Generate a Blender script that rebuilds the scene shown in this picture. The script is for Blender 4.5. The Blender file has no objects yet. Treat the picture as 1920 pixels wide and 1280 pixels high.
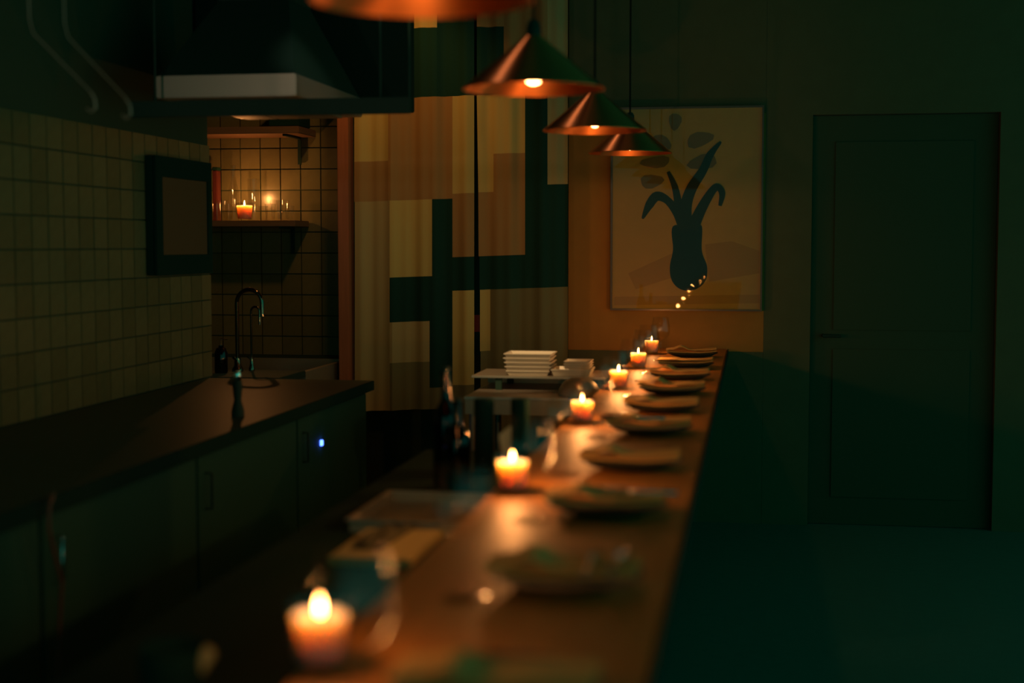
import bpy, bmesh, math, random
from mathutils import Vector, Matrix
random.seed(7)
S = bpy.context.scene
C = S.collection
PI = math.pi

# ------------------------------------------------------------------ camera
CAMZ = 1.5
F = 2667.0
PITCH = math.atan(180 / F)
YAW = math.atan(450 * math.cos(PITCH) / F)
cd = bpy.data.cameras.new('camera')
cam = bpy.data.objects.new('camera', cd)
C.objects.link(cam)
cam.location = (0, 0, CAMZ)
cam.rotation_euler = (PI / 2 - PITCH, 0, YAW)
cd.sensor_width = 36
cd.lens = 50.006
cd.clip_start = 0.05
cd.dof.use_dof = True
cd.dof.focus_distance = 8.2
cd.dof.aperture_fstop = 1.4
S.camera = cam

# ------------------------------------------------------------------ night ambience, window light, exposure
w = bpy.data.worlds.new('night')
S.world = w
w.use_nodes = True
bg = w.node_tree.nodes['Background']
bg.inputs[0].default_value = (0.008, 0.150, 0.115, 1)
bg.inputs[1].default_value = 2.2
S.view_settings.view_transform = 'Standard'
S.view_settings.look = 'None'
S.view_settings.gamma = 1
S.view_settings.use_curve_mapping = False
S.view_settings.exposure = 0.0
S.cycles.use_denoising = True
S.cycles.caustics_reflective = False
S.cycles.caustics_refractive = False
S.cycles.sample_clamp_indirect = 4.0
S.cycles.max_bounces = 10
S.cycles.transparent_max_bounces = 24

WARM = (1.0, 0.37, 0.10)

def light(name, typ, loc, power, col, **kw):
    d = bpy.data.lights.new(name, typ)
    d.energy = power
    d.color = col
    for k, v in kw.items():
        if k != 'rot':
            setattr(d, k, v)
    o = bpy.data.objects.new(name, d)
    C.objects.link(o)
    o.location = loc
    if 'rot' in kw:
        o.rotation_euler = kw['rot']
    return o

# small kitchen spotlight high on the left, outside the picture, pointed at the hood and the pendants
def aim(a, b):
    return (Vector(b) - Vector(a)).to_track_quat('-Z', 'Y').to_euler()
light('kitchen_spotlight', 'SPOT', (-2.2, 1.0, 2.25), 26.0, (1.0, 0.68, 0.50), spot_size=0.52, spot_blend=0.6,
      shadow_soft_size=0.05, rot=aim((-2.2, 1.0, 2.25), (-1.55, 5.2, 2.3)))
# warm ceiling lamp over the far end of the kitchen: lights curtain and niche
light('ceiling_lamp', 'SPOT', (-1.88, 6.75, 3.05), 18.0, (1.0, 0.45, 0.12), spot_size=1.75, spot_blend=0.6,
      shadow_soft_size=0.05, rot=aim((-1.88, 6.75, 3.05), (-2.25, 8.0, 1.3)))
light('dish_fill_spot', 'SPOT', (-1.2, 4.75, 2.95), 190.0, (1.0, 0.60, 0.27), spot_size=0.26, spot_blend=0.7,  # added fill light without a fixture, brightens the stacked dishes
      shadow_soft_size=0.03, rot=aim((-1.2, 4.75, 2.95), (-1.08, 6.35, .98)))
light('hood_fill_spot', 'SPOT', (-1.0, 4.4, 3.05), 22, (1.0, 0.78, 0.66), spot_size=0.30, spot_blend=0.8,  # added fill light, only to brighten the side face of the hood
      shadow_soft_size=0.03, rot=aim((-1.0, 4.4, 3.05), (-1.72, 5.55, 2.15)))
for _x, _y in ((-.80, 2.58), (-.63, 4.09), (-.60, 5.60), (-.57, 6.99)):  # added unseen spots, one per pendant, to draw the streak on its cone
    light('pendant_fill_spot', 'SPOT', (_x - .58, _y + .55, 3.08), 3.6, (1.0, 0.62, 0.42), spot_size=0.34, spot_blend=0.5,
          shadow_soft_size=0.02, rot=aim((_x - .58, _y + .55, 3.08), (_x - .04, _y - .03, 2.02)))

# ------------------------------------------------------------------ projection helpers (points in the room)
fw = Vector((-math.sin(YAW) * math.cos(PITCH), math.cos(YAW) * math.cos(PITCH), -math.sin(PITCH)))
rt = Vector((math.cos(YAW), math.sin(YAW), 0))
up = rt.cross(fw)
def ray(px, py):
    return fw * F + rt * (px - 960) - up * (py - 640)
def atY(px, py, Y):
    d = ray(px, py)
    return Vector((0, 0, CAMZ)) + d * (Y / d.y)
def atZ(px, py, z):
    d = ray(px, py)
    return Vector((0, 0, CAMZ)) + d * ((z - CAMZ) / d.z)
def atX(px, py, x):
    d = ray(px, py)
    return Vector((0, 0, CAMZ)) + d * (x / d.x)

# ------------------------------------------------------------------ materials
def mat(name, col, rough=0.6, metal=0.0, coat=0.0, spec=0.5, noise=None, bump=None, aniso=0, **kw):
    m = bpy.data.materials.new(name)
    m.use_nodes = True
    nt = m.node_tree
    b = nt.nodes['Principled BSDF']
    b.inputs['Base Color'].default_value = (*col, 1)
    b.inputs['Roughness'].default_value = rough
    b.inputs['Metallic'].default_value = metal
    b.inputs['Coat Weight'].default_value = coat
    b.inputs['Coat Roughness'].default_value = 0.15
    b.inputs['Specular IOR Level'].default_value = spec
    if noise or bump:
        tc = nt.nodes.new('ShaderNodeTexCoord')
        mp = nt.nodes.new('ShaderNodeMapping')
        nt.links.new(tc.outputs['Object'], mp.inputs[0])
        n = nt.nodes.new('ShaderNodeTexNoise')
        n.inputs['Detail'].default_value = 4
        nt.links.new(mp.outputs[0], n.inputs['Vector'])
        spec_ = noise or bump
        mp.inputs['Scale'].default_value = spec_[0]
        if noise:
            mx = nt.nodes.new('ShaderNodeMix')
            mx.data_type = 'RGBA'
            mx.inputs[6].default_value = (*[c * (1 - noise[1]) for c in col], 1)
            mx.inputs[7].default_value = (*[min(1, c * (1 + noise[1])) for c in col], 1)
            nt.links.new(n.outputs['Fac'], mx.inputs[0])
            nt.links.new(mx.outputs[2], b.inputs['Base Color'])
        if bump:
            bp = nt.nodes.new('ShaderNodeBump')
            bp.inputs['Strength'].default_value = bump[1]
            bp.inputs['Distance'].default_value = 0.002
            nt.links.new(n.outputs['Fac'], bp.inputs['Height'])
            nt.links.new(bp.outputs[0], b.inputs['Normal'])
    return m

def emat(name, col, strength):
    m = bpy.data.materials.new(name)
    m.use_nodes = True
    nt = m.node_tree
    nt.nodes.remove(nt.nodes['Principled BSDF'])
    e = nt.nodes.new('ShaderNodeEmission')
    e.inputs[0].default_value = (*col, 1)
    e.inputs[1].default_value = strength
    nt.links.new(e.outputs[0], nt.nodes['Material Output'].inputs[0])
    return m

def glassmat(name, tint=(1, 1, 1), rough=0.02, boost=1.0):
    m = bpy.data.materials.new(name)
    m.use_nodes = True
    nt = m.node_tree
    nt.nodes.remove(nt.nodes['Principled BSDF'])
    t = nt.nodes.new('ShaderNodeBsdfTransparent')
    t.inputs[0].default_value = (*tint, 1)
    g = nt.nodes.new('ShaderNodeBsdfGlossy')
    g.inputs['Roughness'].default_value = rough
    lw = nt.nodes.new('ShaderNodeLayerWeight')
    lw.inputs[0].default_value = 0.5
    pw = nt.nodes.new('ShaderNodeMath')
    pw.operation = 'POWER'
    pw.inputs[1].default_value = 5.0
    nt.links.new(lw.outputs['Facing'], pw.inputs[0])
    fr = nt.nodes.new('ShaderNodeMath')
    fr.operation = 'MULTIPLY_ADD'
    fr.inputs[1].default_value = 0.45
    fr.inputs[2].default_value = 0.028
    nt.links.new(pw.outputs[0], fr.inputs[0])
    mu = nt.nodes.new('ShaderNodeMath')
    mu.operation = 'MULTIPLY'
    mu.inputs[1].default_value = boost
    mu.use_clamp = True
    mx = nt.nodes.new('ShaderNodeMixShader')
    nt.links.new(fr.outputs[0], mu.inputs[0])
    nt.links.new(mu.outputs[0], mx.inputs[0])
    nt.links.new(t.outputs[0], mx.inputs[1])
    nt.links.new(g.outputs[0], mx.inputs[2])
    nt.links.new(mx.outputs[0], nt.nodes['Material Output'].inputs[0])
    return m

M = dict(
    plaster=mat('ochre_plaster', (.46, .19, .03), .85, noise=((2.5, 2.5, 2.5), .12)),
    dark=mat('dark_paint', (.045, .13, .09), .85, spec=.2),
    floor=mat('dark_floor', (.06, .19, .125), .8, noise=((3, 9, 3), .2)),
    wood=mat('bar_wood', (.54, .21, .035), .5, spec=.3, noise=((9, .8, 9), .18)),
    wood_edge=mat('bar_edge_wood', (.20, .11, .06), .6),
    post=mat('reddish_post_wood', (.42, .13, .05), .55, noise=((14, 14, 1), .2)),
    shelfwood=mat('shelf_wood', (.22, .12, .06), .5, noise=((1, 12, 12), .2)),
    tile=mat('glazed_tile', (.21, .19, .085), .22, noise=((6, 6, 6), .12)),
    tile_b=mat('glazed_tile_darker', (.175, .16, .07), .25, noise=((6, 6, 6), .12)),
    grout=mat('dark_grout', (.05, .08, .04), .9),
    copper=mat('brushed_copper', (.88, .31, .09), .42, 1.0),
    copper_in=mat('copper_inside', (.85, .42, .20), .30, 1.0),
    steel=mat('brushed_steel', (.55, .48, .38), .40, .8),
    steel_worn=mat('worn_steel', (.34, .31, .22), .45, .6),
    chrome=mat('chrome', (.8, .78, .72), .08, 1.0),
    tap=mat('smoked_chrome', (.20, .15, .10), .10, 1.0),
    blackmetal=mat('black_metal', (.015, .045, .03), .6, spec=.25),
    black=mat('matt_black', (.012, .042, .03), .85, spec=.05),
    cabinet=mat('dark_cabinet', (.022, .10, .065), .75, spec=.2),
    plate=mat('black_stoneware', (.018, .03, .02), .6),
    white=mat('white_porcelain', (.66, .60, .47), .35),
    linen=mat('linen_napkin', (.85, .50, .13), .9, bump=((300, 300, 300), .4)),
    paper=mat('cream_paper', (.60, .50, .30), .85),
    cord=mat('black_cord', (.012, .02, .014), .9, spec=.05),
    glass=glassmat('clear_glass', (.97, .97, .95), .055),
    tumbler=glassmat('tumbler_glass', (.96, .95, .92), .03, 1.3),
    greenglass=glassmat('dark_bottle_glass', (.12, .16, .07), .04, 1.5),
    pane=glassmat('picture_pane', (.97, .97, .96), .012, .35),
    c_light=mat('curtain_cream', (.60, .43, .13), .95, bump=((200, 200, 200), .3)),
    c_mid=mat('curtain_straw', (.46, .34, .14), .95, bump=((200, 200, 200), .3)),
    c_brown=mat('curtain_brown', (.40, .22, .075), .95, bump=((200, 200, 200), .3)),
    c_olive=mat('curtain_olive', (.20, .17, .07), .95, bump=((200, 200, 200), .3)),
    c_black=mat('curtain_black', (.012, .05, .038), .95, spec=.1),
    red=mat('dull_red', (.42, .05, .03), .6),
    print_bg=mat('print_paper', (.56, .28, .03), .8, noise=((4, 4, 4), .08)),
    print_dark=mat('print_dark', (.008, .025, .014), .8),
    print_leaf=mat('print_leaf', (.015, .03, .012), .8),
    print_flower=mat('print_flower', (.22, .12, .02), .8),
    print_dark_ochre=mat('print_dark_ochre', (.45, .21, .02), .8),
    wick=mat('wick', (.02, .015, .01), .9),
    flame=emat('candle_flame', WARM, 95),
    bulb=emat('warm_bulb', (1.0, .42, .13), 31),
    led=emat('blue_led', (.05, .12, 1.0), 9),
)
def anisotropic(m, v=.93):
    nt = m.node_tree
    tg = nt.nodes.new('ShaderNodeTangent')
    tg.direction_type = 'RADIAL'
    tg.axis = 'Z'
    p = nt.nodes['Principled BSDF']
    p.inputs['Anisotropic'].default_value = v
    p.inputs['Anisotropic Rotation'].default_value = 0.25
    nt.links.new(tg.outputs[0], p.inputs['Tangent'])
anisotropic(M['copper'])
# wax: real subsurface scattering, lit by the flame that stands in it
wx = mat('candle_wax', (.58, .48, .50), .5)
b = wx.node_tree.nodes['Principled BSDF']
b.inputs['Subsurface Weight'].default_value = 1.0
b.inputs['Subsurface Radius'].default_value = (1.0, .60, .24)
b.inputs['Subsurface Scale'].default_value = 0.10
M['wax'] = wx

# ------------------------------------------------------------------ mesh helpers
def new(name, verts, faces, m, parent=None, smooth=False, loc=None):
    me = bpy.data.meshes.new(name)
    me.from_pydata([tuple(v) for v in verts], [], faces)
    bm = bmesh.new()
    bm.from_mesh(me)
    bmesh.ops.recalc_face_normals(bm, faces=bm.faces)
    bm.to_mesh(me)
    bm.free()
    if m:
        me.materials.append(m)
    if smooth:
        for p in me.polygons:
            p.use_smooth = True
        try:
            me.set_sharp_from_angle(angle=math.radians(40))
        except Exception:
            pass
    o = bpy.data.objects.new(name, me)
    C.objects.link(o)
    if parent:
        o.parent = parent
    if loc:
        o.location = loc
    return o

class G:
    """collects shapes for one mesh"""
    def __init__(s):
        s.v, s.f = [], []
    def add(s, v, f):
        n = len(s.v)
        s.v += [tuple(p) for p in v]
        s.f += [tuple(i + n for i in q) for q in f]
        return s
    def box(s, x0, x1, y0, y1, z0, z1, b=0.0):
        if b <= 0:
            v = [(x, y, z) for z in (z0, z1) for y in (y0, y1) for x in (x0, x1)]
            return s.add(v, [(0, 2, 3, 1), (4, 5, 7, 6), (0, 1, 5, 4), (2, 6, 7, 3), (0, 4, 6, 2), (1, 3, 7, 5)])
        bm = bmesh.new()
        bmesh.ops.create_cube(bm, size=1)
        for q in bm.verts:
            q.co = Vector(((x0 + x1) / 2 + q.co.x * (x1 - x0), (y0 + y1) / 2 + q.co.y * (y1 - y0),
                           (z0 + z1) / 2 + q.co.z * (z1 - z0)))
        bmesh.ops.bevel(bm, geom=bm.edges[:], offset=b, segments=2, affect='EDGES')
        bm.verts.index_update()
        s.add([q.co for q in bm.verts], [[l.index for l in f.verts] for f in bm.faces])
        bm.free()
        return s
    def lathe(s, prof, n=32, c=(0, 0, 0), sy=1.0):
        v, f = [], []
        idx = []
        for r, z in prof:
            if r < 1e-6:
                idx.append([len(v)] * n)
                v.append((c[0], c[1], c[2] + z))
            else:
                idx.append(list(range(len(v), len(v) + n)))
                for k in range(n):
                    a = 2 * PI * k / n
                    v.append((c[0] + r * math.cos(a), c[1] + sy * r * math.sin(a), c[2] + z))
        for i in range(len(prof) - 1):
            for k in range(n):
                q = [idx[i][k], idx[i][(k + 1) % n], idx[i + 1][(k + 1) % n], idx[i + 1][k]]
                q2 = []
                for t in q:
                    if t not in q2:
                        q2.append(t)
                if len(q2) > 2:
                    f.append(q2)
        return s.add(v, f)
    def tube(s, pts, r, n=10):
        pts = [Vector(p) for p in pts]
        rr = r if isinstance(r, (list, tuple)) else [r] * len(pts)
        v, f = [], []
        t0 = (pts[1] - pts[0]).normalized()
        a = Vector((0, 0, 1)) if abs(t0.z) < .9 else Vector((1, 0, 0))
        u = t0.cross(a).normalized()
        for i, p in enumerate(pts):
            t = (pts[min(i + 1, len(pts) - 1)] - pts[max(i - 1, 0)]).normalized()
            u = (u - t * u.dot(t)).normalized()
            w_ = t.cross(u)
            for k in range(n):
                an = 2 * PI * k / n
                v.append(p + (u * math.cos(an) + w_ * math.sin(an)) * rr[i])
        for i in range(len(pts) - 1):
            for k in range(n):
                f.append((i * n + k, i * n + (k + 1) % n, (i + 1) * n + (k + 1) % n, (i + 1) * n + k))
        f.append(tuple(range(n)))
        f.append(tuple(range((len(pts) - 1) * n, len(pts) * n)))
        return s.add(v, f)
    def prism(s, outline, y0, y1):
        """outline in x,z ; extruded along y"""
        n = len(outline)
        v = [(x, y0, z) for x, z in outline] + [(x, y1, z) for x, z in outline]
        f = [tuple(range(n)), tuple(range(n, 2 * n))] + [(i, (i + 1) % n, n + (i + 1) % n, n + i) for i in range(n)]
        return s.add(v, f)
    def build(s, name, m, parent=None, smooth=False, loc=None):
        return new(name, s.v, s.f, m, parent, smooth, loc)

def tag(o, label=None, cat=None, group=None, kind=None):
    if label: o['label'] = label
    if cat: o['category'] = cat
    if group: o['group'] = group
    if kind: o['kind'] = kind
    return o
def thing(name, label, cat, loc=(0, 0, 0), rz=0, group=None):
    o = bpy.data.objects.new(name, None)
    C.objects.link(o)
    o.location = loc
    o.rotation_euler = (0, 0, rz)
    o.empty_display_size = .05
    return tag(o, label, cat, group)
def dup(root, loc=None, rz=None, label=None, sc=None):
    def rec(o, parent):
        c = o.copy()
        C.objects.link(c)
        if parent: c.parent = parent
        for ch in kids.get(o.name, []):
            rec(ch, c)
        return c
    kids = {}
    for o in C.objects:
        if o.parent: kids.setdefault(o.parent.name, []).append(o)
    r = rec(root, None)
    if loc is not None: r.location = loc
    if rz is not None: r.rotation_euler = (0, 0, rz)
    if sc: r.scale = (sc, sc, sc)
    if label: r['label'] = label
    return r
def struct(name, g, m, parent=None):
    o = g.build(name, m, parent)
    if not parent: o['kind'] = 'structure'
    return o

# ------------------------------------------------------------------ the room
YW = 7.72          # back wall of the dining side
YA = 8.2           # tiled wall of the kitchen niche
XL = atY(398, 600, 6.62).x   # tiled wall along the kitchen
CZ = 0.86          # kitchen counter height
BZ = 0.95          # bar height
struct('floor', G().box(-4.0, 4.0, -3, 9.6, -0.1, 0), M['floor'])

xr0 = atY(1066, 400, YW).x
dx0, dx1 = atY(1522, 400, YW).x, atY(1522, 400, YW).x + .95
dz = atY(1522, 215, YW).z
g = G()
xm = atY(1434, 400, YW).x
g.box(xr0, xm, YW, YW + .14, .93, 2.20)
g2 = G().box(xr0, xm, YW, YW + .14, 0, .929).box(xr0, xm, YW, YW + .14, 2.201, 3.1)  # same wall in darker colour: light falloff above, below and right painted in
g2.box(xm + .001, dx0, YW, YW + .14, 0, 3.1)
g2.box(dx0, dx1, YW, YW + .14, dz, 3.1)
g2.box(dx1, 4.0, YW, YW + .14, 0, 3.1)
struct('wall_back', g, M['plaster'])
struct('wall_back_shaded', g2, mat('shaded_plaster', (.12, .115, .05), .9, noise=((2.5, 2.5, 2.5), .12)))
dr = struct('door_1', G().box(dx0 + .003, dx1 - .003, YW + .05, YW + .10, .004, dz - .003), mat('door_paint', (.06, .088, .045), .8, spec=.2))
gg = G()
for zz in ((.15, .95), (1.05, dz - .14)):
    gg.box(dx0 + .12, dx1 - .12, YW + .042, YW + .05, *zz, b=.003)
gg.build('door_panel', dr.data.materials[0], dr)
gh = G().tube([(dx0 + .07, YW + .05, 1.02), (dx0 + .07, YW, 1.02), (dx0 + .16, YW, 1.02)], .009)
gh.build('door_handle', M['blackmetal'], dr, True)
struct('wall_niche', G().box(-4.0, xr0 + .5, YA + .012, YA + .15, 0, 3.1), M['grout'])
struct('wall_left', G().box(-4.0, XL - .012, -3, 6.62, 0, 3.1), M['grout'])
struct('wall_niche_left', G().box(-4.0, -3.75, 6.622, YA, 0, 3.1), M['dark'])

TS = .125
def tiles(wall, origin, du, nu, nv, n, z0, keep=lambda u, v: True):
    tg = TS - .006
    me = []
    for mm in (M['tile'], M['tile_b']):
        gq = G().box(-tg / 2, tg / 2, -.012, .0, -tg / 2, tg / 2, b=.0015)
        t = gq.build('tile', mm)
        C.objects.unlink(t)
        me.append(t.data)
        bpy.data.objects.remove(t)
    ang = math.atan2(du.y, du.x)
    k = 0
    for i in range(nu):
        for j in range(nv):
            if not keep(i, j): continue
            o = bpy.data.objects.new('tile', random.choice(me))
            C.objects.link(o)
            o.parent = wall
            p = origin + du * (i + .5) * TS
            o.location = (p.x + n.x * .0, p.y, z0 + (j + .5) * TS)
            o.rotation_euler = (random.uniform(-.012, .012), 0, ang + random.uniform(-.012, .012))
            k += 1
    return k
# niche wall faces the camera, tiles from the post leftwards
xt1 = atY(634, 400, YA).x
wn = bpy.data.objects['wall_niche']
z_line = atY(600, 592, YA).z
z0t = z_line - math.ceil((z_line - CZ + .02) / TS) * TS
tiles(wn, Vector((xt1 - 8 * TS + .02, YA + .012, 0)), Vector((1, 0, 0)), 8, 14, Vector((0, -1, 0)), z0t)
wl = bpy.data.objects['wall_left']
tiles(wl, Vector((XL - .012, 4.24 - 13 * TS, 0)), Vector((0, 1, 0)), 32, 9, Vector((1, 0, 0)), CZ + .0)

# ceiling: open timber joists that carry the pendants, the rack and the curtain
struct('ceiling', G().box(-4.0, 4.0, -3, 9.6, 3.241, 3.36), mat('black_ceiling', (.012, .022, .016), .95, spec=.05))
for i, y in enumerate((-1.5, 0.4, 2.58, 4.09, 5.25, 6.99, 7.6)):
    struct('trim_%d' % (i + 1), G().box(-3.9, 2.1, y - .045, y + .045, 3.1, 3.24), M['dark'])

# dark bulkhead hanging from the ceiling behind the hood
bk0, bk1 = atY(560, 212, 6.45), atY(768, 212, 6.45)
struct('trim_10', G().box(XL + .003, bk1.x, 6.45, 6.55, bk1.z + .01, 3.24, b=.004), mat('bulkhead_paint', (.012, .035, .025), .85, spec=.1))
# wooden post between niche and curtain
p0, p1 = atY(633, 400, 7.55), atY(653, 400, 7.55)
struct('trim_8', G().box(p0.x, p1.x, 7.55, 7.66, 0, 3.1, b=.004), M['post'])

# ------------------------------------------------------------------ long wooden bar
bx0, bx1 = atZ(857, 979, BZ).x, atZ(1304, 911, BZ).x
BY0, BY1 = -2.2, 7.66
bar = thing('bar_counter', 'long reddish wooden bar counter set with candles, glasses and plates', 'counter', ((bx0 + bx1) / 2, 0, 0))
hw = (bx1 - bx0) / 2
G().box(-hw, hw, BY0, BY1, BZ - .04, BZ, b=.006).build('bar_top', M['wood'], bar)
G().box(hw + .0002, hw + .004, BY0, BY1, BZ - .04, BZ - .001).build('edge_shade_strip', M['black'], bar)  # black strip added to shade the edge, which ambient light turned green
g = G().box(-hw + .10, hw - .16, BY0 + .05, BY1, .1, BZ - .0405)
g.build('bar_front', M['cabinet'], bar)
G().box(-hw + .13, hw - .19, BY0 + .07, BY1, 0, .1).build('plinth', M['black'], bar)

# ------------------------------------------------------------------ kitchen counter along the left wall
kx1 = atZ(700, 713, CZ).x
ky1 = atZ(700, 713, CZ).y
kit = thing('kitchen_counter', 'long dark worktop running along the tiled left wall', 'worktop', (0, 0, 0))
G().box(XL + .004, kx1, .2, ky1, CZ - .04, CZ, b=.003).build('worktop', mat('dark_worktop', (.035, .07, .045), .45, spec=.3, noise=((4, 4, 4), .15)), kit)
G().box(kx1 - .004, kx1 + .004, .2, ky1, CZ - .045, CZ - .001).build('front_edge', M['black'], kit)
ny = 6
for i in range(ny):
    y0 = .22 + (ky1 - .24) * i / ny
    y1 = .22 + (ky1 - .24) * (i + 1) / ny
    ut = thing('base_cabinet', ['dark base cabinet nearest the camera under the left worktop',
               'second dark base cabinet from the camera under the left worktop',
               'third dark base cabinet from the camera under the left worktop',
               'fourth dark base cabinet from the camera under the left worktop',
               'fifth dark base cabinet from the camera under the left worktop',
               'dark base cabinet with a blue indicator at the far end of the left worktop'][i],
               'cabinet', (0, 0, 0), 0, 'base cabinets under the left worktop')
    G().box(XL + .02, kx1 - .05, y0 + .004, y1 - .004, 0.0, CZ - .041).build('cabinet_body', M['cabinet'], ut)
    d = G().box(kx1 - .049, kx1 - .028, y0 + .01, y1 - .01, .12, CZ - .06, b=.002).build('door', M['cabinet'], ut)
    G().tube([(kx1 - .03, y0 + .07, .62), (kx1 - .005, y0 + .07, .62), (kx1 - .005, y0 + .07, .74), (kx1 - .03, y0 + .07, .74)], .005).build('handle', M['chrome'] if i == 3 else M['blackmetal'], d, True)
    if i == ny - 1:
        p = atX(602, 830, kx1 - .026)
        G().box(kx1 - .03, kx1 - .018, p.y - .009, p.y + .009, p.z - .012, p.z + .012, b=.002).build('indicator_light', M['led'], ut)

# sink unit in the niche beyond the worktop
sk = thing('sink_unit', 'dark sink unit with raised ledge in front of the tiled niche', 'sink', (0, 0, 0))
sx0, sx1 = -3.7, atZ(633, 700, CZ).x - .02
sy0 = max(ky1, 6.625) + .006
sxr = p0.x - .03
G().box(sx0, sxr, sy0, sy0 + .42, CZ - .04, CZ - .005, b=.003).build('worktop', M['blackmetal'], sk)
g = G()
for bb in ((sx0, sxr, sy0 + .421, sy0 + .45, CZ - .26, CZ - .012), (sx0, sxr, YA - .33, YA - .30, CZ - .26, CZ - .012),
           (sx0, sx0 + .03, sy0 + .45, YA - .33, CZ - .26, CZ - .012), (sxr - .03, sxr, sy0 + .45, YA - .33, CZ - .26, CZ - .012),
           (sx0, sxr, sy0 + .421, YA - .30, CZ - .29, CZ - .26)):
    g.box(*bb)
g.build('basin', M['steel_worn'], sk)
G().box(sx0, sxr, YA - .299, YA - .002, CZ - .29, CZ - .015, b=.003).build('back_ledge', M['blackmetal'], sk)
G().box(sx0 + .02, sxr - .02, sy0 + .03, YA - .02, 0, CZ - .29).build('cabinet_body', M['cabinet'], sk)

# gooseneck tap and small filter tap
def arc_tap(name, label, base, h, reach, r):
    t = thing(name, label, 'tap', base)
    G().lathe([(0, 0), (r * 2.6, 0), (r * 2.6, .012), (r * 1.6, .03), (r * 1.5, .07), (0, .07)], 20).build('tap_base', M['tap'], t, True)
    pts = [(0, 0, .06), (0, 0, h - reach / 2)]
    for k in range(1, 13):
        a = PI - PI * k / 12
        pts.append((reach / 2 + reach / 2 * math.cos(a), 0, h - reach / 2 + reach / 2 * math.sin(a)))
    pts.append((reach, 0, h - reach / 2 - .07))
    G().tube(pts, r, 12).build('spout', M['tap'], t, True)
    G().tube([(0, -r, .055), (0, -.06, .075)], r * .6, 8).build('lever', M['tap'], t, True)
    return t
tb = atY(446, 716, 6.95)
arc_tap('gooseneck_tap', 'tall gooseneck chrome tap at the tiled niche sink', (tb.x, 6.95, CZ - .005), .42, .135, .011)
arc_tap('filter_tap', 'short curved chrome tap just right of the tall gooseneck tap', (atY(463, 716, 6.98).x + .02, 7.0, CZ - .005), .33, .045, .006)
def soap(x, y, z, label, s=1.0):
    t = thing('soap_bottle', label, 'bottle', (x, y, z))
    G().lathe([(0, 0), (.03 * s, 0), (.033 * s, .006), (.033 * s, .10 * s), (.024 * s, .125 * s), (.012 * s, .13 * s), (.012 * s, .14 * s), (0, .14 * s)], 20).build('bottle_body', M['greenglass'], t, True)
    G().tube([(0, 0, .138 * s), (0, 0, .175 * s), (.035 * s, 0, .17 * s)], .004, 8).build('pump', M['chrome'], t, True)
soap(tb.x - .05, 6.85, CZ - .005, 'small dark pump bottle standing left of the gooseneck tap')

# small draught tap / gleaming dispenser on the worktop in front of the sink
q = atZ(446, 780, CZ)
t = thing('pepper_mill', 'slim mill catching candle light on the left worktop below the tap', 'mill', (q.x, q.y, CZ))
G().lathe([(0, 0), (.024, 0), (.024, .02), (.014, .06), (.019, .11), (.016, .135), (.0, .135)], 20).build('mill_body', M['blackmetal'], t, True)
G().lathe([(0, .135), (.013, .136), (.017, .15), (.012, .168), (0, .172)], 20).build('mill_knob', M['chrome'], t, True)

# ------------------------------------------------------------------ shelves in the niche
def shelf(name, label, px1, ytop, yfront, thick):
    xr = atY(px1, ytop, yfront).x
    z = atY(px1, ytop, yfront).z
    t = thing(name, label, 'shelf', (0, 0, 0))
    G().box(-3.70, xr, yfront, YA - .0125, z - thick, z, b=.003).build('shelf_board', M['shelfwood'], t)
    for bx in (-3.4, xr - .10):
        g = G().prism([(0, 0), (0, 0), (0, 0)], 0, 0) if False else G()
        g.box(bx - .01, bx + .01, yfront + .04, YA - .0125, z - thick - .012, z - thick)
        g.box(bx - .01, bx + .01, YA - .0245, YA - .0125, z - thick - .16, z - thick - .012)
        g.build('bracket', M['blackmetal'], t)
    return xr, z
sxr1, sz1 = shelf('lower_shelf', 'lower dark wooden shelf carrying glassware and a lit candle', 553, 413, 7.92, .035)
sxr2, sz2 = shelf('upper_shelf', 'upper dark wooden shelf above the glassware in the niche', 560, 236, 7.86, .04)
# dark storage box at the right end of the upper shelf
t = thing('storage_box', 'black box at the right end of the upper niche shelf', 'box', (sxr2 - .10, 8.0, sz2))
G().box(-.09, .09, -.11, .11, 0, .14, b=.006).build('box_body', M['black'], t)
G().box(-.094, .094, -.114, .114, .141, .165, b=.004).build('box_lid', M['black'], t)

def tumbler(name, r0, r1, h, m, parent, th=.0022, bottom=.008, n=28):
    return G().lathe([(0, 0), (r0 * .96, 0), (r0, .003), (r1, h), (r1 - th / 2, h + th / 3), (r1 - th, h), (r0 - th, bottom), (0, bottom)], n).build(name, m, parent, True)

def P_on(px, Y):
    return atY(px, 410, Y).x
# jar candle with amber glow on the lower shelf
def candle(loc, label, group, s=1.0, glass=True, hgt=.068, power=1.0):
    t = thing('candle', label, 'candle', loc, random.uniform(0, 6), group)
    t.scale = (s, s, s)
    r0, r1 = .0290, .0385
    base = .009
    n = 40
    prof = [(0, base), (r0, base), (r0 + .001, base + .002)]
    prof += [(r1 - .003, hgt - .004), (r1 - .0038, hgt - .001), (r1 - .006, hgt), (r1 - .010, hgt - .002), (.018, hgt - .0060), (.010, hgt - .0085), (0, hgt - .009)]
    G().lathe(prof, n).build('wax', M['wax'], t, True)
    G().tube([(0, 0, hgt - .010), (.0006, 0, hgt - .003), (.0015, 0, hgt + .001)], .0009, 6).build('wick', M['wick'], t, True)
    fl = []
    for k in range(13):
        u = k / 12
        fl.append((.0040 * (math.sin(PI * u ** .75)) ** .9 * (1 - .35 * u) if 0 < k < 12 else 0, hgt - .0025 + .026 * u))
    G().lathe(fl, 16).build('flame', M['flame'], t, True)
    pl_ = light('candle_light', 'POINT', (0, 0, hgt + .040), 3.0 * power, WARM, shadow_soft_size=.012)
    pl_.parent = t
    if glass:
        gl = tumbler('glass_holder', .033, .0435, .080, M['tumbler'], t, .0028, .007, 40)
    return t
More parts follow.
